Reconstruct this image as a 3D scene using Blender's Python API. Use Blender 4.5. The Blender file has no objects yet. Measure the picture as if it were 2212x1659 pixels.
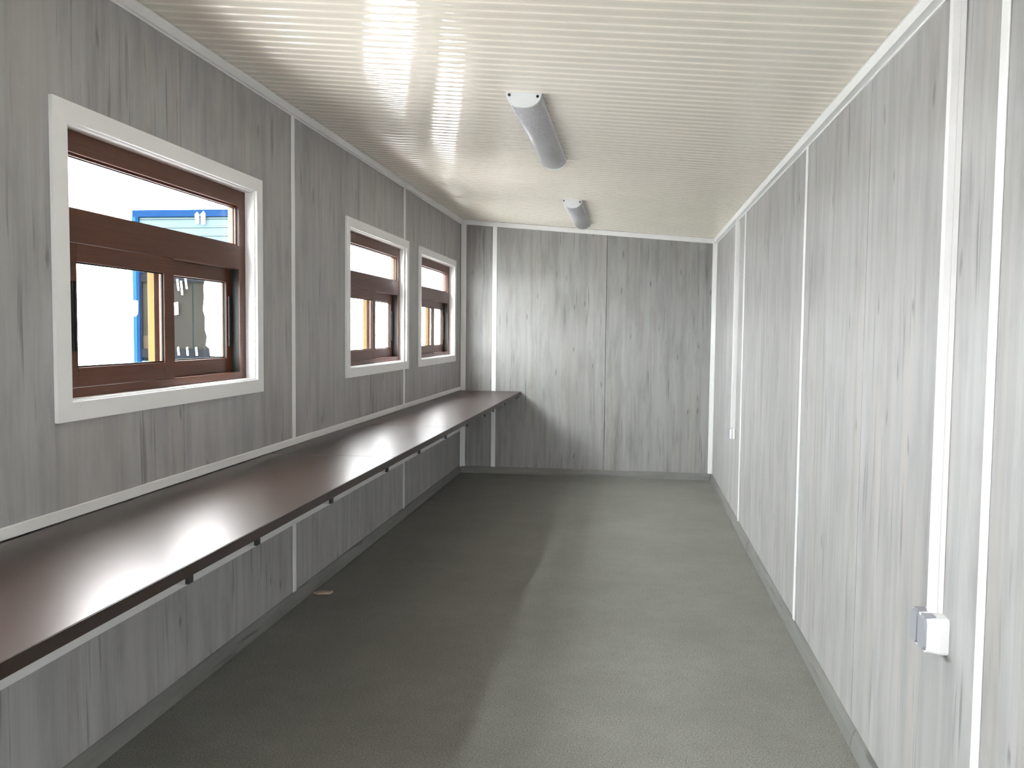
import bpy, bmesh, math, random
from mathutils import Vector, Matrix

random.seed(7)
scene = bpy.context.scene
COL = scene.collection

# ------------------------------------------------------------------ camera, sky, light, exposure
YAW, PITCH, ROLL = 0.136092234, -0.0592955566, -0.0103444486
F_PX = 1885.495
cyw, syw = math.cos(YAW), math.sin(YAW)
cp, sp = math.cos(PITCH), math.sin(PITCH)
cr, sr = math.cos(ROLL), math.sin(ROLL)
Rz = Matrix(((cyw, -syw, 0), (syw, cyw, 0), (0, 0, 1)))
Rx = Matrix(((1, 0, 0), (0, cp, -sp), (0, sp, cp)))
Ry = Matrix(((cr, 0, sr), (0, 1, 0), (-sr, 0, cr)))
RM = Rz @ Rx @ Ry                       # columns: right, forward, up
right, fwd, up = RM.col[0], RM.col[1], RM.col[2]
cam_data = bpy.data.cameras.new('camera')
cam = bpy.data.objects.new('camera', cam_data)
COL.objects.link(cam)
m = Matrix.Identity(4)
for i in range(3):
    m[i][0], m[i][1], m[i][2] = right[i], up[i], -fwd[i]
m[0][3], m[1][3], m[2][3] = 1.574, 0.0, 1.3048
cam.matrix_world = m
cam_data.sensor_fit = 'HORIZONTAL'
cam_data.sensor_width = 36.0
cam_data.lens = 36.0 * F_PX / 2212.0
cam_data.clip_start = 0.02
cam_data.clip_end = 500
scene.camera = cam

world = bpy.data.worlds.new('overcast_sky')
scene.world = world
world.use_nodes = True
wn, wl = world.node_tree.nodes, world.node_tree.links
wn.clear()
w_out = wn.new('ShaderNodeOutputWorld')
w_bg = wn.new('ShaderNodeBackground')
w_tc = wn.new('ShaderNodeTexCoord')
w_sep = wn.new('ShaderNodeSeparateXYZ')
w_mr = wn.new('ShaderNodeMapRange')     # brighter towards the zenith, as an overcast sky is
w_mr.inputs['From Min'].default_value = 0.0
w_mr.inputs['From Max'].default_value = 1.0
w_mr.inputs['To Min'].default_value = 1.15
w_mr.inputs['To Max'].default_value = 1.55
w_mul = wn.new('ShaderNodeMath')
w_mul.operation = 'MULTIPLY'
SKY_STRENGTH = 26.5
w_mul.inputs[1].default_value = SKY_STRENGTH
w_bg.inputs['Color'].default_value = (0.935, 0.975, 1.0, 1)
wl.new(w_tc.outputs['Generated'], w_sep.inputs[0])
wl.new(w_sep.outputs['Z'], w_mr.inputs['Value'])
wl.new(w_mr.outputs[0], w_mul.inputs[0])
wl.new(w_mul.outputs[0], w_bg.inputs['Strength'])
wl.new(w_bg.outputs[0], w_out.inputs['Surface'])

vs = scene.view_settings
scene.display_settings.display_device = 'sRGB'
vs.view_transform = 'Standard'
vs.look = 'None'
vs.exposure = 0.52
vs.gamma = 1.0
vs.use_curve_mapping = False
cy = scene.cycles
cy.max_bounces = 14
cy.diffuse_bounces = 8
cy.glossy_bounces = 5
cy.transmission_bounces = 8
cy.transparent_max_bounces = 16
cy.caustics_reflective = True
cy.caustics_refractive = False
cy.sample_clamp_indirect = 12.0
cy.blur_glossy = 0.5

# ------------------------------------------------------------------ helpers
W, D, Y0 = 2.30, 7.925, -1.70           # inner width, far end wall, near end wall
ZL, ZR, HT = 2.288, 2.100, 0.043        # lower edge of the cornice left / right, cornice height
SL = (ZR - ZL) / W                      # the ceiling falls towards the right


def ceil_z(x):
    return ZL + HT + SL * x


class MB:
    def __init__(self):
        self.v, self.f, self.s = [], [], []

    def box(self, x0, x1, y0, y1, z0, z1):
        b = len(self.v)
        self.v += [(x0, y0, z0), (x1, y0, z0), (x1, y1, z0), (x0, y1, z0),
                   (x0, y0, z1), (x1, y0, z1), (x1, y1, z1), (x0, y1, z1)]
        self.f += [tuple(b + i for i in q) for q in
                   ((0, 3, 2, 1), (4, 5, 6, 7), (0, 1, 5, 4), (1, 2, 6, 5), (2, 3, 7, 6), (3, 0, 4, 7))]
        return self

    def prism(self, a, b):
        """solid between two outlines with the same number of points"""
        n, o = len(a), len(self.v)
        self.v += [tuple(p) for p in a] + [tuple(p) for p in b]
        self.f.append(tuple(o + i for i in reversed(range(n))))
        self.f.append(tuple(o + n + i for i in range(n)))
        for i in range(n):
            j = (i + 1) % n
            self.f.append((o + i, o + j, o + n + j, o + n + i))
        return self

    def cyl(self, c, axis, r, h, n=12):
        c, ax = Vector(c), Vector(axis).normalized()
        t = ax.orthogonal().normalized()
        u = ax.cross(t)
        ring = [c + (t * math.cos(2 * math.pi * i / n) + u * math.sin(2 * math.pi * i / n)) * r for i in range(n)]
        return self.prism(ring, [p + ax * h for p in ring])

    def build(self, name, mat, parent=None, bevel=0.0, seg=2, smooth=False):
        me = bpy.data.meshes.new(name)
        me.from_pydata(self.v, [], self.f)
        bm = bmesh.new()
        bm.from_mesh(me)
        bmesh.ops.recalc_face_normals(bm, faces=bm.faces)
        if bevel:
            bmesh.ops.bevel(bm, geom=bm.edges[:], offset=bevel, segments=seg, affect='EDGES', profile=0.5,
                            clamp_overlap=True)
        bm.to_mesh(me)
        bm.free()
        if smooth:
            for p in me.polygons:
                p.use_smooth = True
        me.materials.append(mat)
        o = bpy.data.objects.new(name, me)
        COL.objects.link(o)
        if parent is not None:
            o.parent = parent
            o.matrix_parent_inverse = parent.matrix_world.inverted()
        return o


def move_mesh(o, d):
    o.data.transform(Matrix.Translation(d))


def struct(o, label=None):
    o['kind'] = 'structure'
    if label:
        o['label'] = label
    return o


def empty(name, loc):
    o = bpy.data.objects.new(name, None)
    o.empty_display_size = 0.1
    o.location = loc
    o.matrix_world = Matrix.Translation(loc)
    COL.objects.link(o)
    return o


def thing(name, loc, label, cat, group=None):
    o = empty(name, loc)
    o['label'], o['category'] = label, cat
    if group:
        o['group'] = group
    return o


def copy_tree(o, parent=None):
    c = o.copy()
    COL.objects.link(c)
    if parent is not None:
        c.parent = parent
        c.matrix_parent_inverse = o.matrix_parent_inverse.copy()
    for ch in list(o.children):
        copy_tree(ch, c)
    return c


# ------------------------------------------------------------------ materials
def new_mat(name):
    mt = bpy.data.materials.new(name)
    mt.use_nodes = True
    nt = mt.node_tree
    return mt, nt, nt.nodes['Principled BSDF']


def N(nt, typ, **kw):
    n = nt.nodes.new(typ)
    for k, v in kw.items():
        setattr(n, k, v)
    return n


def math_n(nt, op, a, b=None, clamp=False):
    n = N(nt, 'ShaderNodeMath', operation=op, use_clamp=clamp)
    for i, x in enumerate((a, b)):
        if x is None:
            continue
        if isinstance(x, (int, float)):
            n.inputs[i].default_value = x
        else:
            nt.links.new(x, n.inputs[i])
    return n.outputs[0]


def ramp(nt, fac, stops):
    n = N(nt, 'ShaderNodeValToRGB')
    e = n.color_ramp.elements
    e[0].position, e[1].position = stops[0][0], stops[-1][0]
    for p, c in stops[1:-1]:
        e.new(p)
    for el, (p, c) in zip(e, stops):
        el.position = p
        el.color = (*c, 1) if len(c) == 3 else c
    nt.links.new(fac, n.inputs[0])
    return n.outputs[0]


def mix(nt, fac, a, b, typ='MIX'):
    n = N(nt, 'ShaderNodeMix', data_type='RGBA', blend_type=typ)
    if isinstance(fac, (int, float)):
        n.inputs[0].default_value = fac
    else:
        nt.links.new(fac, n.inputs[0])
    for i, c in ((6, a), (7, b)):
        if isinstance(c, tuple):
            n.inputs[i].default_value = (*c, 1)
        else:
            nt.links.new(c, n.inputs[i])
    return n.outputs[2]


def noise(nt, vec, scale=1.0, detail=2.0, rough=0.5):
    n = N(nt, 'ShaderNodeTexNoise')
    n.inputs['Scale'].default_value = scale
    n.inputs['Detail'].default_value = detail
    n.inputs['Roughness'].default_value = rough
    nt.links.new(vec, n.inputs['Vector'])
    return n.outputs[0]


def simple(name, col, rough=0.5, spec=0.5, metal=0.0, var=0.04, scale=6.0):
    """one colour with faint mottling"""
    mt, nt, b = new_mat(name)
    tc = N(nt, 'ShaderNodeTexCoord')
    f = noise(nt, tc.outputs['Object'], scale, 3.0)
    lo = tuple(max(0, c * (1 - var)) for c in col)
    hi = tuple(min(1, c * (1 + var)) for c in col)
    nt.links.new(ramp(nt, f, [(0.3, lo), (0.7, hi)]), b.inputs['Base Color'])
    b.inputs['Roughness'].default_value = rough
    b.inputs['Specular IOR Level'].default_value = spec
    b.inputs['Metallic'].default_value = metal
    return mt


def wood_decor(name, light, dark, horizontal=False, rough=0.5, seed=0.0):
    """whitewashed oak print: long streaks, fine pores, a few knots"""
    mt, nt, b = new_mat(name)
    geo = N(nt, 'ShaderNodeNewGeometry')
    sep = N(nt, 'ShaderNodeSeparateXYZ')
    nt.links.new(geo.outputs['Position'], sep.inputs[0])
    if horizontal:
        al = math_n(nt, 'ADD', sep.outputs['Y'], sep.outputs['X'])
        ac = sep.outputs['Z']
    else:
        al = sep.outputs['Z']
        ac = math_n(nt, 'ADD', math_n(nt, 'MULTIPLY', sep.outputs['X'], 1.31), sep.outputs['Y'])

    def vec(sa, sl, off=0.0):
        c = N(nt, 'ShaderNodeCombineXYZ')
        nt.links.new(math_n(nt, 'MULTIPLY', acw, sa), c.inputs[0])
        nt.links.new(math_n(nt, 'MULTIPLY', al, sl), c.inputs[1])
        c.inputs[2].default_value = off + seed
        return c.outputs[0]
    acw = ac
    wob = noise(nt, vec(3.5, 1.6, 3.0), 1.0, 2.0)
    acw = math_n(nt, 'ADD', ac, math_n(nt, 'MULTIPLY', math_n(nt, 'SUBTRACT', wob, 0.5), 0.05))
    broad = noise(nt, vec(8.0, 0.5, 1.0), 1.0, 3.0, 0.6)
    smudge = noise(nt, vec(9.0, 2.2, 41.0), 1.0, 4.0, 0.6)
    mid = noise(nt, vec(22.0, 0.7, 7.0), 1.0, 3.0, 0.55)
    fine = noise(nt, vec(190.0, 2.0, 11.0), 1.0, 2.0, 0.5)
    strk = noise(nt, vec(44.0, 1.7, 17.0), 1.0, 2.0, 0.5)
    smask = noise(nt, vec(7.0, 1.6, 23.0), 1.0, 2.0)
    mean = tuple((a * 0.74 + d * 0.26) for a, d in zip(light, dark))
    warm = noise(nt, vec(11.0, 0.6, 53.0), 1.0, 2.0)
    beige = (light[0] * 0.98, light[1] * 0.925, light[2] * 0.875)
    c0 = ramp(nt, broad, [(0.34, mean), (0.60, light)])
    c0 = mix(nt, ramp(nt, warm, [(0.48, (0, 0, 0)), (0.68, (0.7, 0.7, 0.7))]), c0, beige)
    c0 = mix(nt, ramp(nt, smudge, [(0.47, (0, 0, 0)), (0.74, (0.46, 0.46, 0.46))]), c0, dark)
    c1 = mix(nt, ramp(nt, mid, [(0.46, (0, 0, 0)), (0.76, (0.34, 0.34, 0.34))]), c0, dark)
    c2 = mix(nt, ramp(nt, fine, [(0.42, (0, 0, 0)), (0.7, (0.09, 0.09, 0.09))]), c1, dark)
    sm = math_n(nt, 'MULTIPLY', ramp(nt, strk, [(0.60, (0, 0, 0)), (0.68, (1, 1, 1))]),
                ramp(nt, smask, [(0.47, (0, 0, 0)), (0.60, (1, 1, 1))]))
    deep = tuple(d * 0.62 for d in dark)
    c3 = mix(nt, math_n(nt, 'MULTIPLY', sm, 0.60), c2, deep)
    # knots
    vo = N(nt, 'ShaderNodeTexVoronoi', voronoi_dimensions='2D')
    vo.inputs['Scale'].default_value = 1.0
    kd = N(nt, 'ShaderNodeVectorMath', operation='ADD')
    kw = N(nt, 'ShaderNodeTexNoise')
    kw.inputs['Scale'].default_value = 2.3
    kw.inputs['Detail'].default_value = 3.0
    nt.links.new(vec(9.0, 2.8, 31.0), kw.inputs['Vector'])
    ks = N(nt, 'ShaderNodeVectorMath', operation='SCALE')
    ks.inputs['Scale'].default_value = 0.30
    nt.links.new(kw.outputs['Color'], ks.inputs[0])
    nt.links.new(vec(9.0, 2.8, 31.0), kd.inputs[0])
    nt.links.new(ks.outputs[0], kd.inputs[1])
    nt.links.new(kd.outputs[0], vo.inputs['Vector'])
    sc = N(nt, 'ShaderNodeSeparateColor')
    nt.links.new(vo.outputs['Color'], sc.inputs[0])
    kn = math_n(nt, 'MULTIPLY', ramp(nt, vo.outputs['Distance'], [(0.02, (1, 1, 1)), (0.10, (0, 0, 0))]),
                math_n(nt, 'GREATER_THAN', sc.outputs[0], 0.84))
    c4 = mix(nt, math_n(nt, 'MULTIPLY', kn, 0.62), c3, deep)
    nt.links.new(c4, b.inputs['Base Color'])
    b.inputs['Roughness'].default_value = rough
    b.inputs['Specular IOR Level'].default_value = 0.4
    bp = N(nt, 'ShaderNodeBump')
    bp.inputs['Strength'].default_value = 0.06
    bp.inputs['Distance'].default_value = 0.002
    nt.links.new(fine, bp.inputs['Height'])
    nt.links.new(bp.outputs[0], b.inputs['Normal'])
    return mt


M = {}
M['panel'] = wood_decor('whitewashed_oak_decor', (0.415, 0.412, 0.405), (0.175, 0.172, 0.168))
M['panel_end_dimmed'] = wood_decor('whitewashed_oak_decor_dimmed', (0.34, 0.337, 0.328), (0.125, 0.122, 0.118), seed=9.0)  # same decor as the side walls, the end wall's dimmer light put into its colour
M['skirt'] = wood_decor('grey_oak_skirting', (0.22, 0.22, 0.205), (0.095, 0.095, 0.088), horizontal=True, seed=5.0)
M['skin'] = simple('outer_steel_skin', (0.05, 0.05, 0.05), 0.6)
M['white'] = simple('white_painted_trim', (0.85, 0.855, 0.85), 0.4, 0.5, var=0.015)
M['duct'] = simple('white_plastic', (0.86, 0.85, 0.85), 0.35, 0.5, var=0.015)
M['cover_grey'] = simple('grey_plastic_cover', (0.29, 0.30, 0.33), 0.4, var=0.03)
M['black'] = simple('black_plastic', (0.012, 0.012, 0.014), 0.5)
M['steel_white'] = simple('pale_painted_steel', (0.42, 0.42, 0.42), 0.5)
M['lamp_base'] = simple('lamp_housing_white', (0.72, 0.74, 0.76), 0.4, var=0.02)
M['blue'] = simple('blue_painted_steel', (0.0024, 0.0095, 0.027), 0.6, 0.0)
M['cab_panel'] = simple('pale_blue_cladding', (0.029, 0.044, 0.047), 0.6, 0.0)
M['smoked'] = simple('grey_lining_board', (0.0085, 0.0082, 0.007), 0.6, 0.0, var=0.15, scale=1.5)
M['gasket'] = simple('dark_rubber_seal', (0.02, 0.022, 0.02), 0.6, 0.2)
M['cyan'] = simple('light_blue_edge_strip', (0.0055, 0.021, 0.034), 0.6, 0.0)
M['cab_frame'] = simple('dark_cabin_window_frame', (0.004, 0.0045, 0.0055), 0.6, 0.0)
M['cab_board'] = simple('brown_cabin_board', (0.016, 0.0125, 0.0095), 0.6, 0.0)
M['film'] = simple('white_plastic_film', (0.8, 0.8, 0.8), 0.3)


def ceiling_mat():
    mt, nt, b = new_mat('cream_coated_steel')
    geo = N(nt, 'ShaderNodeNewGeometry')
    f = noise(nt, geo.outputs['Position'], 1.4, 3.0)
    nt.links.new(ramp(nt, f, [(0.3, (0.775, 0.72, 0.63)), (0.7, (0.805, 0.75, 0.66))]), b.inputs['Base Color'])
    b.inputs['Roughness'].default_value = 0.12
    b.inputs['Specular IOR Level'].default_value = 0.45
    return mt


def floor_mat():
    mt, nt, b = new_mat('grey_speckled_linoleum')
    geo = N(nt, 'ShaderNodeNewGeometry')
    P = geo.outputs['Position']
    a = noise(nt, P, 2.2, 4.0, 0.6)
    c = noise(nt, P, 14.0, 3.0, 0.6)
    d = noise(nt, P, 190.0, 2.0, 0.6)
    base = ramp(nt, a, [(0.3, (0.185, 0.183, 0.158)), (0.7, (0.235, 0.232, 0.204))])
    base = mix(nt, ramp(nt, c, [(0.45, (0, 0, 0)), (0.75, (0.35, 0.35, 0.35))]), base, (0.155, 0.153, 0.138))
    base = mix(nt, ramp(nt, d, [(0.36, (0.75, 0.75, 0.75)), (0.5, (0, 0, 0))]), base, (0.085, 0.085, 0.075))
    base = mix(nt, ramp(nt, d, [(0.62, (0, 0, 0)), (0.74, (0.8, 0.8, 0.8))]), base, (0.46, 0.45, 0.40))
    nt.links.new(base, b.inputs['Base Color'])
    b.inputs['Roughness'].default_value = 0.55
    b.inputs['Specular IOR Level'].default_value = 0.35
    bp = N(nt, 'ShaderNodeBump')
    bp.inputs['Strength'].default_value = 0.12
    bp.inputs['Distance'].default_value = 0.002
    nt.links.new(d, bp.inputs['Height'])
    nt.links.new(bp.outputs[0], b.inputs['Normal'])
    return mt


def stained_wood(name, c_lo, c_hi, rough, spec, axis='Y', scale=(60.0, 2.5), bump=0.03):
    mt, nt, b = new_mat(name)
    geo = N(nt, 'ShaderNodeNewGeometry')
    sep = N(nt, 'ShaderNodeSeparateXYZ')
    nt.links.new(geo.outputs['Position'], sep.inputs[0])
    al = sep.outputs[axis]
    oth = [k for k in 'XYZ' if k != axis]
    ac = math_n(nt, 'ADD', sep.outputs[oth[0]], sep.outputs[oth[1]])
    c = N(nt, 'ShaderNodeCombineXYZ')
    nt.links.new(math_n(nt, 'MULTIPLY', ac, scale[0]), c.inputs[0])
    nt.links.new(math_n(nt, 'MULTIPLY', al, scale[1]), c.inputs[1])
    f = noise(nt, c.outputs[0], 1.0, 4.0, 0.6)
    nt.links.new(ramp(nt, f, [(0.3, c_lo), (0.7, c_hi)]), b.inputs['Base Color'])
    b.inputs['Roughness'].default_value = rough
    b.inputs['Specular IOR Level'].default_value = spec
    bp = N(nt, 'ShaderNodeBump')
    bp.inputs['Strength'].default_value = bump
    bp.inputs['Distance'].default_value = 0.001
    nt.links.new(f, bp.inputs['Height'])
    nt.links.new(bp.outputs[0], b.inputs['Normal'])
    return mt


def glass_mat():
    mt = bpy.data.materials.new('clear_window_glass')
    mt.use_nodes = True
    nt = mt.node_tree
    nt.nodes.clear()
    out = N(nt, 'ShaderNodeOutputMaterial')
    mx = N(nt, 'ShaderNodeMixShader')
    tr = N(nt, 'ShaderNodeBsdfTransparent')
    tr.inputs['Color'].default_value = (0.95, 0.95, 0.95, 1)
    gl = N(nt, 'ShaderNodeBsdfGlossy')
    gl.inputs['Roughness'].default_value = 0.01
    lw = N(nt, 'ShaderNodeLayerWeight')
    p5 = math_n(nt, 'POWER', lw.outputs['Facing'], 5.0)
    nt.links.new(math_n(nt, 'ADD', math_n(nt, 'MULTIPLY', p5, 0.55), 0.025), mx.inputs[0])
    nt.links.new(tr.outputs[0], mx.inputs[1])
    nt.links.new(gl.outputs[0], mx.inputs[2])
    nt.links.new(mx.outputs[0], out.inputs['Surface'])
    return mt


def diffuser_mat():
    mt, nt, b = new_mat('ribbed_opal_diffuser')
    geo = N(nt, 'ShaderNodeTexCoord')
    wv = N(nt, 'ShaderNodeTexNoise')
    wv.inputs['Scale'].default_value = 90.0
    nt.links.new(geo.outputs['Object'], wv.inputs['Vector'])
    nt.links.new(ramp(nt, wv.outputs[0], [(0.35, (0.42, 0.42, 0.44)), (0.65, (0.55, 0.54, 0.56))]), b.inputs['Base Color'])
    b.inputs['Roughness'].default_value = 0.3
    b.inputs['Transmission Weight'].default_value = 0.15
    return mt


def ground_mat():
    mt, nt, b = new_mat('pale_gravel_ground')
    geo = N(nt, 'ShaderNodeNewGeometry')
    f = noise(nt, geo.outputs['Position'], 3.0, 6.0, 0.7)
    nt.links.new(ramp(nt, f, [(0.3, (0.40, 0.395, 0.38)), (0.7, (0.50, 0.49, 0.475))]), b.inputs['Base Color'])
    b.inputs['Roughness'].default_value = 0.9
    return mt


M['ceiling'] = ceiling_mat()
M['floor'] = floor_mat()
M['bench'] = stained_wood('dark_wenge_laminate', (0.012, 0.0045, 0.0024), (0.021, 0.0085, 0.0050), 0.325, 0.72, 'X', (70.0, 3.0), 0.02)
M['bench'].node_tree.nodes['Principled BSDF'].inputs['Specular Tint'].default_value = (1.0, 0.80, 0.72, 1)
M['bench_edge'] = stained_wood('dark_wenge_edge_band', (0.016, 0.008, 0.006), (0.03, 0.016, 0.012), 0.4, 0.4, 'Y', (200.0, 3.0))
M['mahogany'] = stained_wood('rosewood_foil', (0.072, 0.024, 0.0125), (0.110, 0.039, 0.021), 0.36, 0.25, 'Y', (120.0, 4.0), 0.02)
M['golden'] = stained_wood('golden_oak_foil', (0.060, 0.036, 0.009), (0.085, 0.052, 0.014), 0.6, 0.1, 'Z', (90.0, 3.0), 0.02)
M['chip'] = stained_wood('raw_wood_splinter', (0.40, 0.31, 0.23), (0.52, 0.42, 0.33), 0.7, 0.3, 'X', (160.0, 12.0))
M['glass'] = glass_mat()
M['diffuser'] = diffuser_mat()
M['ground'] = ground_mat()

# ------------------------------------------------------------------ setting: floor, ceiling
floor = struct(MB().box(-0.10, W + 0.10, Y0 - 0.1, D + 0.10, -0.06, 0.0).build('floor', M['floor']))
struct(MB().box(-60, 40, -40, 60, -0.45, -0.25).build('ground', M['ground']))


def make_ceiling():
    """profiled sheet: shallow trapezoid ribs across the cabin, sloping down to the right"""
    pitch = 0.0655
    # one rib: slightly bowed pans with soft bends between two levels 3 mm apart
    slopes = [-0.034, -0.018, -0.006, 0.006, 0.018, 0.034, 0.50, 0.034, 0.018, 0.006, -0.006, -0.018, -0.034, -0.50]
    widths = [0.0045] * 6 + [0.006] + [0.0045] * 6 + [0.006]
    k = pitch / sum(widths)
    prof, a, h = [], 0.0, 0.0
    for sl_, w_ in zip(slopes, widths):
        prof.append((a, h))
        a += w_ * k
        h += w_ * k * sl_
    ys, dz = [], []
    y = Y0 - 0.05
    while y < D + 0.05:
        for a, h in prof:
            ys.append(y + a)
            dz.append(h)
        y += pitch
    v, f = [], []
    for yy, h in zip(ys, dz):
        for x in (-0.1, W + 0.1):
            v.append((x, yy, ceil_z(x) + h))
            v.append((x, yy, ceil_z(x) + 0.08))
    n = len(ys)
    for i in range(n - 1):
        a, b = i * 4, (i + 1) * 4
        f.append((a, a + 2, b + 2, b))           # underside
        f.append((a + 1, b + 1, b + 3, a + 3))   # top
        f.append((a, b, b + 1, a + 1))
        f.append((a + 2, a + 3, b + 3, b + 2))
    f.append((0, 1, 3, 2))
    e = (n - 1) * 4
    f.append((e, e + 2, e + 3, e + 1))
    mb = MB()
    mb.v, mb.f = v, f
    o = mb.build('ceiling', M['ceiling'])
    for p in o.data.polygons:
        p.use_smooth = False
    return struct(o)


make_ceiling()

# ------------------------------------------------------------------ setting: walls made of sandwich panels
WIN_Y = [2.268, 4.730, 6.393, 0.605]     # near jamb of each window, inside the casing
WIN_W, WZ0, WZ1 = 1.237, 1.094, 1.880


def slab_holes(mb, x0, x1, y0, y1, z0, z1, holes):
    """box in x0..x1 whose y/z rectangle is pierced by rectangular holes"""
    ysb = sorted({y0, y1, *[min(max(h[0], y0), y1) for h in holes], *[min(max(h[1], y0), y1) for h in holes]})
    zsb = sorted({z0, z1, *[min(max(h[2], z0), z1) for h in holes], *[min(max(h[3], z0), z1) for h in holes]})

    def solid(i, j):
        if i < 0 or j < 0 or i >= len(ysb) - 1 or j >= len(zsb) - 1:
            return False
        cyy, czz = (ysb[i] + ysb[i + 1]) / 2, (zsb[j] + zsb[j + 1]) / 2
        return not any(h[0] < cyy < h[1] and h[2] < czz < h[3] for h in holes)
    idx = {}

    def vid(x, i, j):
        k = (x, i, j)
        if k not in idx:
            idx[k] = len(mb.v)
            mb.v.append((x1 if x else x0, ysb[i], zsb[j]))
        return idx[k]
    for i in range(len(ysb) - 1):
        for j in range(len(zsb) - 1):
            if not solid(i, j):
                continue
            mb.f.append((vid(1, i, j), vid(1, i + 1, j), vid(1, i + 1, j + 1), vid(1, i, j + 1)))
            mb.f.append((vid(0, i, j), vid(0, i, j + 1), vid(0, i + 1, j + 1), vid(0, i + 1, j)))
            for di, dj, q in ((-1, 0, ((i, j), (i, j + 1))), (1, 0, ((i + 1, j), (i + 1, j + 1))),
                              (0, -1, ((i, j), (i + 1, j))), (0, 1, ((i, j + 1), (i + 1, j + 1)))):
                if not solid(i + di, j + dj):
                    (a, b), (c, d) = q
                    mb.f.append((vid(0, a, b), vid(1, a, b), vid(1, c, d), vid(0, c, d)))
    return mb


GAP = 0.0018
holes = [(y, y + WIN_W, WZ0, WZ1) for y in WIN_Y]
WZ_TOP_L, WZ_TOP_R = ZL + 0.035, ZR + 0.035

wall_left = struct(slab_holes(MB(), -0.10, -0.028, Y0 - 0.1, D + 0.1, -0.06, ZL + HT + 0.07, holes).build('wall_left', M['skin']))
seams_l = [Y0, -0.10, 0.90, 1.90, 2.905, 3.918, 4.92, 5.925, 6.925, D]
for a, b in zip(seams_l, seams_l[1:]):
    hs = [h for h in holes if h[1] > a and h[0] < b]
    slab_holes(MB(), -0.028, 0.0, a + GAP, b - GAP, 0.0, WZ_TOP_L, hs).build('wall_panel', M['panel'], wall_left)

wall_right = struct(MB().box(W + 0.028, W + 0.10, Y0 - 0.1, D + 0.1, -0.06, ZR + HT + 0.03).build('wall_right', M['skin']))
seams_r = [Y0, -0.10, 0.90, 1.888, 2.89, 3.895, 4.91, 5.93, 6.93, D]
for a, b in zip(seams_r, seams_r[1:]):
    MB().box(W, W + 0.028, a + GAP, b - GAP, 0.0, WZ_TOP_R).build('wall_panel', M['panel'], wall_right)


def back_slab(name, y0, y1, x0, x1, z0, dz, mat, parent=None):
    a = [(x0, y0, z0), (x1, y0, z0), (x1, y0, ZL + SL * x1 + dz), (x0, y0, ZL + SL * x0 + dz)]
    return MB().prism(a, [(p[0], y1, p[2]) for p in a]).build(name, mat, parent)


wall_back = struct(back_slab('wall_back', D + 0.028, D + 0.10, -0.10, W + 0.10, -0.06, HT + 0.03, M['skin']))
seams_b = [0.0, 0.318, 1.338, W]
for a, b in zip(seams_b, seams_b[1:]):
    back_slab('wall_panel', D, D + 0.028, a + GAP, b - GAP, 0.0, 0.035, M['panel_end_dimmed'], wall_back)

# near end wall behind the viewer, its door standing ajar
DX0, DX1, DZ, DGAP = 1.05, 2.02, 1.98, 0.35
mbw = MB()
mbw.box(-0.10, DX0, Y0 - 0.10, Y0, -0.06, 2.10)
mbw.box(DX1, W + 0.10, Y0 - 0.10, Y0, -0.06, 2.10)
mbw.box(DX0, DX1, Y0 - 0.10, Y0, DZ, 2.10)
a = [(-0.1, Y0 - 0.10, 2.10), (W + 0.1, Y0 - 0.10, 2.10), (W + 0.1, Y0 - 0.10, ceil_z(W + 0.1) + 0.03), (-0.1, Y0 - 0.10, ceil_z(-0.1) + 0.03)]
mbw.prism(a, [(p[0], Y0, p[2]) for p in a])
struct(mbw.build('wall_front', M['panel']))
dr = MB()
dr.box(DX0 - 0.04, DX0 + 0.01, Y0 - 0.02, Y0 + 0.012, 0.0, DZ + 0.04)
dr.box(DX1 - 0.01, DX1 + 0.04, Y0 - 0.02, Y0 + 0.012, 0.0, DZ + 0.04)
dr.box(DX0 + 0.01, DX1 - 0.01, Y0 - 0.02, Y0 + 0.012, DZ - 0.01, DZ + 0.04)
door = struct(dr.build('door_1', M['white']))
MB().box(DX0 + 0.015, DX1 - DGAP, Y0 - 0.035, Y0 + 0.005, 0.005, DZ - 0.015).build('door_leaf', M['white'], door)

# white joint strips, children of their walls
ST, SW = 0.0045, 0.019
for y in (1.905, 3.918, 5.925):
    o = MB().box(0.0, ST, y - SW, y + SW, 0.05, ZL + 0.006)
    o.build('joint_strip', M['white'], wall_left, 0.0015, 1)
for y in (-0.10, 1.888, 3.895, 5.93):
    MB().box(W - ST, W, y - SW, y + SW, 0.05, ZR + 0.006).build('joint_strip', M['white'], wall_right, 0.0015, 1)
back_slab('joint_strip', D - ST, D, 0.299, 0.338, 0.05, 0.004, M['white'], wall_back)
back_slab('corner_strip', D - 0.006, D, 0.006, 0.055, 0.05, 0.004, M['white'], wall_back)
back_slab('corner_strip', D - 0.012, D, W - 0.036, W - 0.002, 0.06, 0.004, M['white'], wall_back)
MB().box(W - 0.004, W, D - 0.045, D - 0.012, 0.06, ZR + 0.004).build('corner_strip', M['white'], wall_right)

# cornice trims (an upright face, a flat soffit and a thin lip against the wall)


def cornice_profile(e):
    return [(0.0, 0.0), (0.005, 0.0), (0.005, 0.006), (e, 0.006), (e, HT - 0.004), (e + 0.003, HT - 0.004),
            (e + 0.003, HT - 0.0015), (0.0, HT - 0.0015)]


def side_cornice(name, side, e):
    pr = cornice_profile(e)
    pts = [((u, ZL + SL * u + z) if side == 'l' else (W - u, ZR - SL * u + z)) for u, z in pr]
    return struct(MB().prism([(x, Y0, z) for x, z in pts], [(x, D, z) for x, z in pts]).build(name, M['white']))


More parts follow.
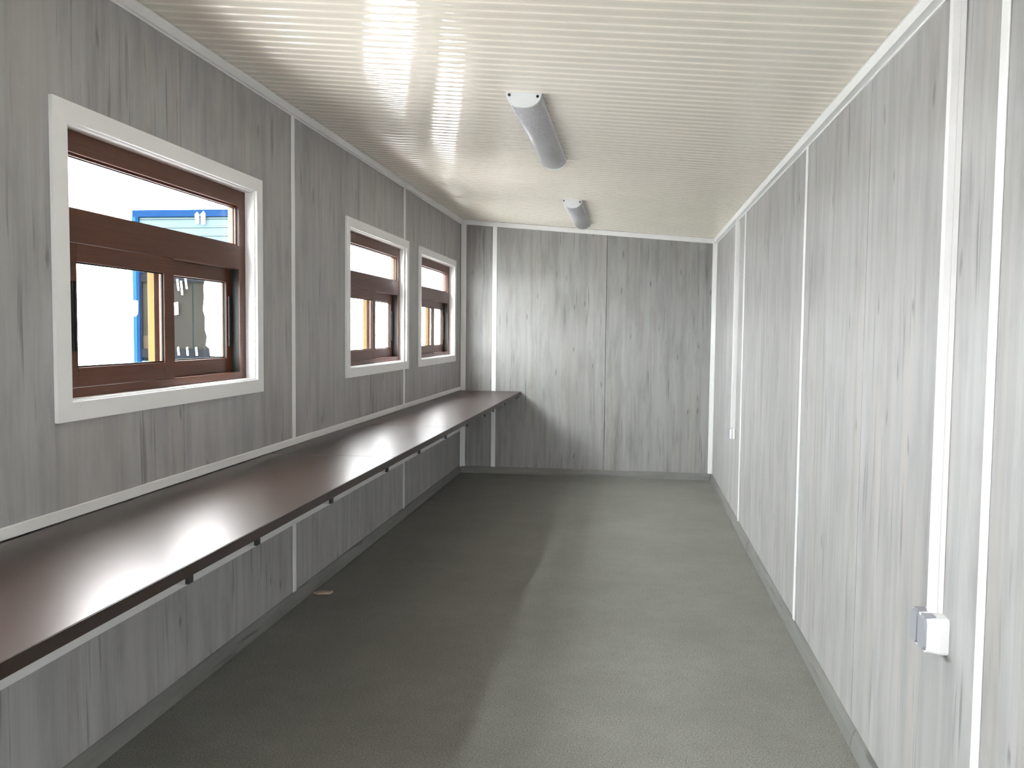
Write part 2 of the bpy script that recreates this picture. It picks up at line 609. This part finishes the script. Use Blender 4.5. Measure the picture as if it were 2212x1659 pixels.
side_cornice('trim_1', 'l', 0.018)
side_cornice('trim_2', 'r', 0.027)
pr = [(u, z) for u, z in ((0, 0), (0.012, 0), (0.012, HT - 0.0015), (0, HT - 0.0015))]
struct(MB().prism([(0.018, D - u, ZL + SL * 0.018 + z) for u, z in pr],
                  [(W - 0.027, D - u, ZL + SL * (W - 0.027) + z) for u, z in pr]).build('trim_3', M['white']))

# wall strips above and below the bench
struct(MB().box(0.0, 0.010, Y0 + 1.9, D - 0.006, 0.7645, 0.797).build('trim_4', M['white'], None, 0.002, 1))
struct(MB().box(0.0, 0.012, Y0 + 1.9, D - 0.006, 0.388, 0.432).build('trim_5', M['white'], None, 0.002, 1))

# skirting: rounded profile in lengths, with small joint clips


def skirt_profile():
    h, d = 0.062, 0.020
    return [(0, 0), (d, 0), (d - 0.001, 0.012), (d - 0.006, 0.038), (0.009, 0.052), (0.005, h - 0.002), (0.0, h)]


def skirting(name, side, joints):
    pr = skirt_profile()
    root = None
    for a, b in zip(joints, joints[1:]):
        if side == 'l':
            A, B = [(u, a, z) for u, z in pr], [(u, b - 0.002, z) for u, z in pr]
        elif side == 'r':
            A, B = [(W - u, a, z) for u, z in pr], [(W - u, b - 0.002, z) for u, z in pr]
        else:
            A, B = [(a, D - u, z) for u, z in pr], [(b, D - u, z) for u, z in pr]
        if root is None:
            root = struct(MB().prism(A, B).build(name, M['skirt']))
        else:
            MB().prism(A, B).build('skirting_length', M['skirt'], root)
        if side in 'lr' and b < D - 0.1:
            g = [(u + 0.0012 if u > 0 else 0, z + 0.0012 if z > 0 else 0) for u, z in pr]
            xs = (lambda u: u) if side == 'l' else (lambda u: W - u)
            MB().prism([(xs(u), b - 0.008, z) for u, z in g], [(xs(u), b + 0.008, z) for u, z in g]).build('joint_clip', M['skirt'], root)
    return root


skirting('baseboard_left', 'l', [Y0, 0.40, 2.85, 5.30, D])
skirting('baseboard_right', 'r', [Y0, 0.30, 2.82, 5.36, D])
skirting('baseboard_back', 'b', [0.020, W - 0.020])

# ------------------------------------------------------------------ windows


def ring(mb, x0, x1, y0, y1, z0, z1, wl, wr, wb, wt):
    mb.box(x0, x1, y0, y0 + wl, z0, z1)
    mb.box(x0, x1, y1 - wr, y1, z0, z1)
    mb.box(x0, x1, y0 + wl, y1 - wr, z0, z0 + wb)
    mb.box(x0, x1, y0 + wl, y1 - wr, z1 - wt, z1)
    return mb


def make_window(y):
    w, z0, z1 = WIN_W, WZ0, WZ1
    root = empty('window_1', (0.0, y, z0))
    root['kind'] = 'structure'
    # casing: four flat boards round the opening
    cs, ch, t = 0.064, 0.054, 0.011
    for bx in ((0.0, t, y - cs, y, z0 - ch, z1 + ch), (0.0, t, y + w, y + w + cs - 0.008, z0 - ch, z1 + ch),
               (0.0, t, y, y + w, z1, z1 + ch), (0.0, t, y, y + w, z0 - ch, z0)):
        MB().box(*bx).build('casing_board', M['white'], root)
    # white lining boards of the reveal
    MB().box(-0.040, 0.0, y, y + 0.006, z0, z1).build('lining', M['white'], root)
    MB().box(-0.040, 0.0, y + w - 0.006, y + w, z0, z1).build('lining', M['white'], root)
    MB().box(-0.040, 0.0, y + 0.006, y + w - 0.006, z1 - 0.006, z1).build('lining', M['white'], root)
    MB().box(-0.040, 0.0, y + 0.006, y + w - 0.006, z0, z0 + 0.006).build('lining', M['white'], root)
    # fixed frame with transom
    X0, X1 = -0.088, -0.040
    fw, tz0, tz1 = 0.063, 1.553, 1.648
    fb = 0.034
    fr = MB()
    ring(fr, X0, X1, y, y + w, z0, z1, fw, fw, fb, 0.068)
    fr.box(X0, X1, y + fw, y + w - fw, tz0, tz1)
    # the track part below the transom is deeper
    XD = -0.106
    fr.box(XD, X0, y, y + fw, z0, tz0 + 0.02)
    fr.box(XD, X0, y + w - fw, y + w, z0, tz0 + 0.02)
    fr.box(XD, X0, y + fw, y + w - fw, z0, z0 + fb)
    fr.box(XD, X0, y + fw, y + w - fw, tz0, tz0 + 0.02)
    fo = fr.build('frame', M['mahogany'], root)
    # golden exterior skin of the same frame
    sk = MB()
    ring(sk, XD - 0.005, XD - 0.0005, y, y + w, z0, tz0 + 0.02, fw - 0.004, fw - 0.004, fb - 0.004, 0.018)
    sk.build('outer_skin', M['golden'], fo)
    # slim stepped bead round the upper light, black seal, pane
    bd = MB()
    ring(bd, -0.060, -0.052, y + fw, y + w - fw, tz1, z1 - 0.068, 0.007, 0.007, 0.006, 0.008)
    bd.build('glazing_bead', M['mahogany'], root)
    gk = MB()
    ring(gk, -0.064, -0.0602, y + fw, y + w - fw, tz1, z1 - 0.068, 0.010, 0.010, 0.009, 0.011)
    for ya in (y + fw, y + w - fw - 0.0012):
        gk.box(-0.0600, -0.0425, ya, ya + 0.0012, tz1 + 0.006, z1 - 0.074)
    gk.build('seal', M['gasket'], root)
    ts = MB()
    for ya in (y + fw, y + w - fw - 0.0008):
        ts.box(-0.0755, -0.0430, ya, ya + 0.0008, z0 + fb, tz0)
    ts.build('track_seal', M['gasket'], root)
    MB().box(-0.069, -0.0645, y + fw, y + w - fw, tz1, z1 - 0.068).build('fixed_pane', M['glass'], root)
    # sliding sashes
    sz0, sz1 = z0 + fb + 0.001, tz0 - 0.001
    mid = y + w / 2

    def sash(x0, x1, ya, yb, wl, wr, hs):
        s = ring(MB(), x0, x1, ya, yb, sz0, sz1, wl, wr, 0.058, 0.054).build('sash', M['mahogany'], root, 0.0012, 1)
        g = MB()
        ring(g, x0 + 0.0105, x0 + 0.0140, ya + wl, yb - wr, sz0 + 0.058, sz1 - 0.054, 0.006, 0.006, 0.005, 0.005)
        for yb_ in (ya + wl, yb - wr - 0.001):
            g.box(x0 + 0.0140, x1 - 0.003, yb_, yb_ + 0.001, sz0 + 0.060, sz1 - 0.056)
        g.build('seal', M['gasket'], s)
        MB().box(x0 + 0.006, x0 + 0.010, ya + wl, yb - wr, sz0 + 0.058, sz1 - 0.054).build('pane', M['glass'], s)
        hb = MB().box(x1, x1 + 0.0025, hs - 0.010, hs + 0.010, 1.235, 1.440)
        hb.box(x1 + 0.0025, x1 + 0.006, hs - 0.010, hs - 0.006, 1.235, 1.440)
        hb.box(x1 + 0.0025, x1 + 0.006, hs + 0.006, hs + 0.010, 1.235, 1.440)
        hb.build('finger_pull', M['black'], s)
        return s
    yl = y + fw + 0.001
    yr = y + w - fw - 0.001
    sash(-0.062, -0.041, yl, mid + 0.036, 0.042, 0.066, yl + 0.018)
    so = sash(-0.102, -0.077, mid - 0.030, yr, 0.060, 0.042, yr - 0.020)
    MB().box(-0.102, -0.0775, mid - 0.0335, mid - 0.0302, sz0 + 0.002, sz1 - 0.002).build('outer_stile', M['golden'], so)
    return root


w1 = make_window(WIN_Y[0])
for k, y in enumerate(WIN_Y[1:]):
    c = copy_tree(w1)
    c.name = 'window_%d' % (k + 2)
    c.location = (0.0, y, WZ0)

# ------------------------------------------------------------------ workbench along the left wall
bench = thing('workbench', (0.0, 4.0, 0.73), 'long dark brown laminate workbench on wall brackets under the windows', 'bench')
BX, BT, BB = 0.572, 0.763, 0.733
cuts = [0.25, 3.630, 4.835, D - 0.002]
for a, b in zip(cuts, cuts[1:]):
    bo = MB().box(0.004, BX - 0.0015, a + 0.0018, b - 0.0018, BB, BT).build('bench_board', M['bench'], bench, 0.0012, 2)
    MB().box(BX - 0.0015, BX, a + 0.0014, b - 0.0014, BB + 0.001, BT - 0.001).build('edge_band', M['bench_edge'], bo)
br_y = [0.60, 1.889, 2.265, 2.868, 3.563, 4.13, 4.745, 5.38, 6.045, 6.43, 7.04, 7.72, 7.87]
for y in br_y:
    t = MB().box(0.0, 0.548, y, y + 0.025, 0.707, BB).build('bracket', M['steel_white'], bench)
    MB().box(0.548, 0.556, y + 0.0005, y + 0.0245, 0.7075, BB - 0.0005).build('end_plug', M['black'], t)

# ------------------------------------------------------------------ ceiling lamps
SLOPE = math.atan(SL)


def make_lamp(x, y0, label):
    L, w2, hb, hh = 1.31, 0.070, 0.012, 0.056
    root = thing('ceiling_lamp', (x, y0, ceil_z(x)), label, 'lamp', 'half-round ceiling lamps')
    # local frame: x across, y along, z up from the ceiling; tilted with the ceiling afterwards
    P = []
    base = MB().box(-w2, w2, 0.0, L, -hb, 0.0).build('housing', M['lamp_base'], None, 0.002, 1)
    P.append(base)

    def arc(r, d, n=20):
        return [(-r * math.cos(math.pi * i / n), -hb - d * math.sin(math.pi * i / n)) for i in range(n + 1)]
    df = arc(w2 - 0.007, hh - hb)
    mb = MB().prism([(a, 0.018, b) for a, b in df], [(a, L - 0.018, b) for a, b in df])
    dif = mb.build('diffuser', M['diffuser'], None, 0, smooth=False)
    for p in dif.data.polygons:
        p.use_smooth = len(p.vertices) == 4
    P.append(dif)
    for ys in ((0.0, 0.018), (L - 0.018, L)):
        oc = [(-w2, 0.0), (-w2, -hb)] + [(a, b) for a, b in arc(w2 - 0.002, hh - hb + 0.003)] + [(w2, -hb), (w2, 0.0)]
        P.append(MB().prism([(a, ys[0] - 0.001, b) for a, b in oc], [(a, ys[1] + 0.001, b) for a, b in oc]).build('end_cap', M['lamp_base']))
    # longitudinal edge rails
    for s in (-1, 1):
        P.append(MB().box(s * (w2 - 0.004) - 0.004, s * (w2 - 0.004) + 0.004, 0.018, L - 0.018, -hb - 0.006, -hb).build('edge_rail', M['lamp_base']))
    for yy in (-0.001, L + 0.001):
        for s in (-1, 1):
            d = -1 if yy < 0.1 else 1
            P.append(MB().cyl((s * 0.056, yy, -0.013), (0, d, 0), 0.0055, 0.004, 12).build('screw', M['black']))
    for o in P:
        o.data.transform(Matrix.Rotation(-SLOPE, 4, 'Y'))
        o.parent = root
    return root


lamp = make_lamp(1.138, 3.435, 'unlit white half-round ceiling lamp nearer the viewer, the larger-looking of the two')
lamp2 = copy_tree(lamp)
lamp2.location = (1.138, 6.19, ceil_z(1.138))
lamp2['label'] = 'unlit white half-round ceiling lamp close to the end wall, the smaller-looking of the two'

# ------------------------------------------------------------------ trunking and sockets on the right wall


def trunking(y0, y1, z0, label):
    r = thing('cable_trunking', (W, (y0 + y1) / 2, z0), label, 'cable duct', 'white cable trunking on the right wall')
    MB().box(W - 0.012, W - 0.0005, y0, y1, z0, ZR - 0.001).build('base_channel', M['duct'], r)
    MB().box(W - 0.030, W - 0.012, y0 + 0.0006, y1 - 0.0006, z0, ZR + 0.0045).build('snap_cover', M['duct'], r, 0.0015, 2)
    return r


trunking(2.108, 2.130, 0.6625, 'white vertical cable trunking above the double socket, nearer the viewer')
trunking(6.235, 6.262, 0.6505, 'white vertical cable trunking above the small single socket near the far corner')


def rounded_box(mb_args, name, mat, parent, bev):
    return MB().box(*mb_args).build(name, mat, parent, bev, 3, True)


def flat_shade(o):
    for p in o.data.polygons:
        p.use_smooth = False


s1 = thing('double_socket', (W, 2.12, 0.575), 'white surface-mounted double socket with two grey flip covers', 'socket')


def rounded_yz(y0, y1, z0, z1, r, n=7):
    oc = []
    for cx_, cz_, a0 in ((y1 - r, z1 - r, 0), (y0 + r, z1 - r, 90), (y0 + r, z0 + r, 180), (y1 - r, z0 + r, 270)):
        for k in range(n):
            t_ = math.radians(a0 + 90.0 * k / (n - 1))
            oc.append((cx_ + r * math.cos(t_), cz_ + r * math.sin(t_)))
    return oc


def shell(name, oc0, x0, oc1, x1, mat, parent):
    """rounded block between two outlines standing off the wall by x0 and x1"""
    return MB().prism([(W - x0, y, z) for y, z in oc0], [(W - x1, y, z) for y, z in oc1]).build(name, mat, parent)


shell('back_box', rounded_yz(2.064, 2.170, 0.577, 0.662, 0.010), 0.0, rounded_yz(2.064, 2.170, 0.577, 0.662, 0.010), 0.020, M['duct'], s1)
shell('body', rounded_yz(2.0645, 2.1695, 0.5775, 0.6615, 0.010), 0.020, rounded_yz(2.067, 2.167, 0.580, 0.659, 0.014), 0.047, M['duct'], s1)
for a, b in ((2.068, 2.1155), (2.1185, 2.166)):
    cv = shell('flip_cover', rounded_yz(a, b, 0.583, 0.6605, 0.015), 0.0465, rounded_yz(a + 0.003, b - 0.003, 0.586, 0.658, 0.013), 0.054, M['cover_grey'], s1)
    MB().box(W - 0.0500, W - 0.024, a + 0.009, b - 0.009, 0.6575, 0.6640).build('hinge', M['cover_grey'], cv, 0.002, 2)

s2 = thing('single_socket', (W, 6.24, 0.572), 'small white single socket near the far right corner', 'socket')
rounded_box((W - 0.018, W, 6.205, 6.290, 0.575, 0.650), 'back_box', M['duct'], s2, 0.005)
rounded_box((W - 0.040, W - 0.0175, 6.206, 6.289, 0.576, 0.649), 'body', M['duct'], s2, 0.008)
rounded_box((W - 0.047, W - 0.026, 6.212, 6.283, 0.584, 0.6505), 'flip_cover', M['cover_grey'], s2, 0.007)

# ------------------------------------------------------------------ splinter on the floor by the left skirting
sp_ = MB()
out_ = [(0.0, 0.0), (0.030, -0.012), (0.092, -0.006), (0.096, 0.020), (0.040, 0.030), (0.012, 0.018)]
sp_.prism([(0.030 + x, 4.085 + y, 0.0005 + 0.06 * max(0, x - 0.03)) for x, y in out_], [(0.030 + x, 4.085 + y, 0.010 + 0.10 * max(0, x - 0.03)) for x, y in out_])
so_ = sp_.build('wood_offcut', M['chip'], None, 0.0008, 1)
so_['label'], so_['category'] = 'small pale wood splinter lying on the dark floor beside left skirting', 'offcut'

# ------------------------------------------------------------------ neighbouring cabin outside the windows
NX0, NX1, NY0, NY1, NZ0, NZ1 = -4.125, -2.62, 9.4, 12.0, -0.25, 2.655
cab = thing('site_cabin', ((NX0 + NX1) / 2, NY0, NZ0), 'blue-framed pale site cabin seen outside through the nearest window', 'cabin')
for x in (NX0, NX1 - 0.075):
    for y in (NY0, NY1 - 0.075):
        MB().box(x, x + 0.075, y, y + 0.075, NZ0, NZ1 - 0.078).build('corner_post', M['blue'], cab)
for bx in ((NX0, NX1, NY0, NY0 + 0.1, NZ1 - 0.078, NZ1), (NX0, NX1, NY1 - 0.1, NY1, NZ1 - 0.078, NZ1),
           (NX0, NX0 + 0.1, NY0 + 0.1, NY1 - 0.1, NZ1 - 0.078, NZ1), (NX1 - 0.1, NX1, NY0 + 0.1, NY1 - 0.1, NZ1 - 0.078, NZ1)):
    MB().box(*bx).build('roof_beam', M['blue'], cab)
MB().box(NX0 + 0.02, NX1 - 0.02, NY0 + 0.02, NY1 - 0.02, NZ1 - 0.03, NZ1 - 0.005).build('roof_sheet', M['cab_panel'], cab)
for bx in ((NX0, NX1, NY0, NY0 + 0.1, NZ0, NZ0 + 0.14), (NX0, NX0 + 0.1, NY0 + 0.1, NY1 - 0.1, NZ0, NZ0 + 0.14),
           (NX1 - 0.1, NX1, NY0 + 0.1, NY1 - 0.1, NZ0, NZ0 + 0.14)):
    MB().box(*bx).build('floor_beam', M['blue'], cab)
MB().box(NX0, NX0 + 0.045, NY0 - 0.006, NY0, NZ0, NZ1 - 0.078).build('edge_strip', M['cyan'], cab)
# ribbed cladding boards on the end facing us, with the opening left free
OX0, OX1, OZ0, OZ1 = -4.045, -3.15, 0.97, 1.93
z = NZ0 + 0.14
while z < NZ1 - 0.09:
    z2 = min(z + 0.095, NZ1 - 0.078)
    if z2 <= OZ0 or z >= OZ1:
        MB().box(NX0 + 0.075, NX1 - 0.075, NY0 + 0.03, NY0 + 0.06, z, z2 - 0.006).build('cladding_board', M['cab_panel'], cab)
    else:
        MB().box(OX1, NX1 - 0.075, NY0 + 0.03, NY0 + 0.06, z, z2 - 0.006).build('cladding_board', M['cab_panel'], cab)
    z = z2
for x in (NX0 + 0.01, NX1 - 0.04):
    MB().box(x, x + 0.03, NY0 + 0.075, NY1 - 0.075, NZ0 + 0.14, NZ1 - 0.078).build('side_wall', M['cab_panel'], cab)
wf = ring(MB(), NY0 + 0.02, NY0 + 0.07, OX0, OX1, OZ0, OZ1, 0.012, 0.012, 0.10, 0.09)
wf.v = [(b, a, c) for a, b, c in wf.v]
wfo = wf.build('window_frame', M['cab_frame'], cab)
for x0, x1 in ((OX0 + 0.012, -3.428), (-3.412, OX1 - 0.012)):
    MB().box(x0, x1, NY0 + 0.05, NY0 + 0.06, OZ0 + 0.10, OZ1 - 0.09).build('window_board', M['smoked'], cab)
MB().box(OX0 + 0.012, -3.905, NY0 + 0.042, NY0 + 0.052, OZ0 + 0.10, OZ0 + 0.25).build('lower_board', M['cab_board'], cab)
# loose protective film: ragged sheet on the right, small scraps


def ragged(pts, y, name='film_scrap'):
    MB().prism([(x, y, zz) for x, zz in pts], [(x, y + 0.004, zz) for x, zz in pts]).build(name, M['film'], cab)


edge = [(-3.24, 1.88), (-3.27, 1.80), (-3.265, 1.66), (-3.28, 1.52), (-3.255, 1.44), (-3.26, 1.30), (-3.235, 1.22), (-3.25, 1.12), (-3.205, 1.08), (-3.20, 1.00)]
ragged(edge + [(-3.0, 1.00), (-3.0, 1.88)], NY0 + 0.012)
ragged([(-3.63, 1.60), (-3.585, 1.61), (-3.58, 1.47), (-3.625, 1.46)], NY0 + 0.012)
for x0, zt, hh in ((-3.60, 1.87, 0.13), (-3.555, 1.85, 0.16), (-3.50, 1.88, 0.12)):
    ragged([(x0, zt), (x0 + 0.022, zt), (x0 + 0.034, zt - hh), (x0 + 0.016, zt - hh)], NY0 + 0.012)
for x0 in (-3.60, -3.49, -3.38):
    ragged([(x0, 1.09), (x0 + 0.02, 1.10), (x0 + 0.03, 1.0), (x0 + 0.008, 1.0)], NY0 + 0.012)
ragged([(-4.135, 1.63), (-4.06, 1.62), (-4.065, 1.47), (-4.09, 1.44), (-4.135, 1.45)], NY0 - 0.012)
ragged([(-3.355, 2.60), (-3.325, 2.625), (-3.30, 2.59), (-3.31, 2.50), (-3.345, 2.49)], NY0 - 0.012)
ragged([(-3.285, 2.60), (-3.25, 2.635), (-3.228, 2.60), (-3.235, 2.49), (-3.275, 2.48)], NY0 - 0.012)
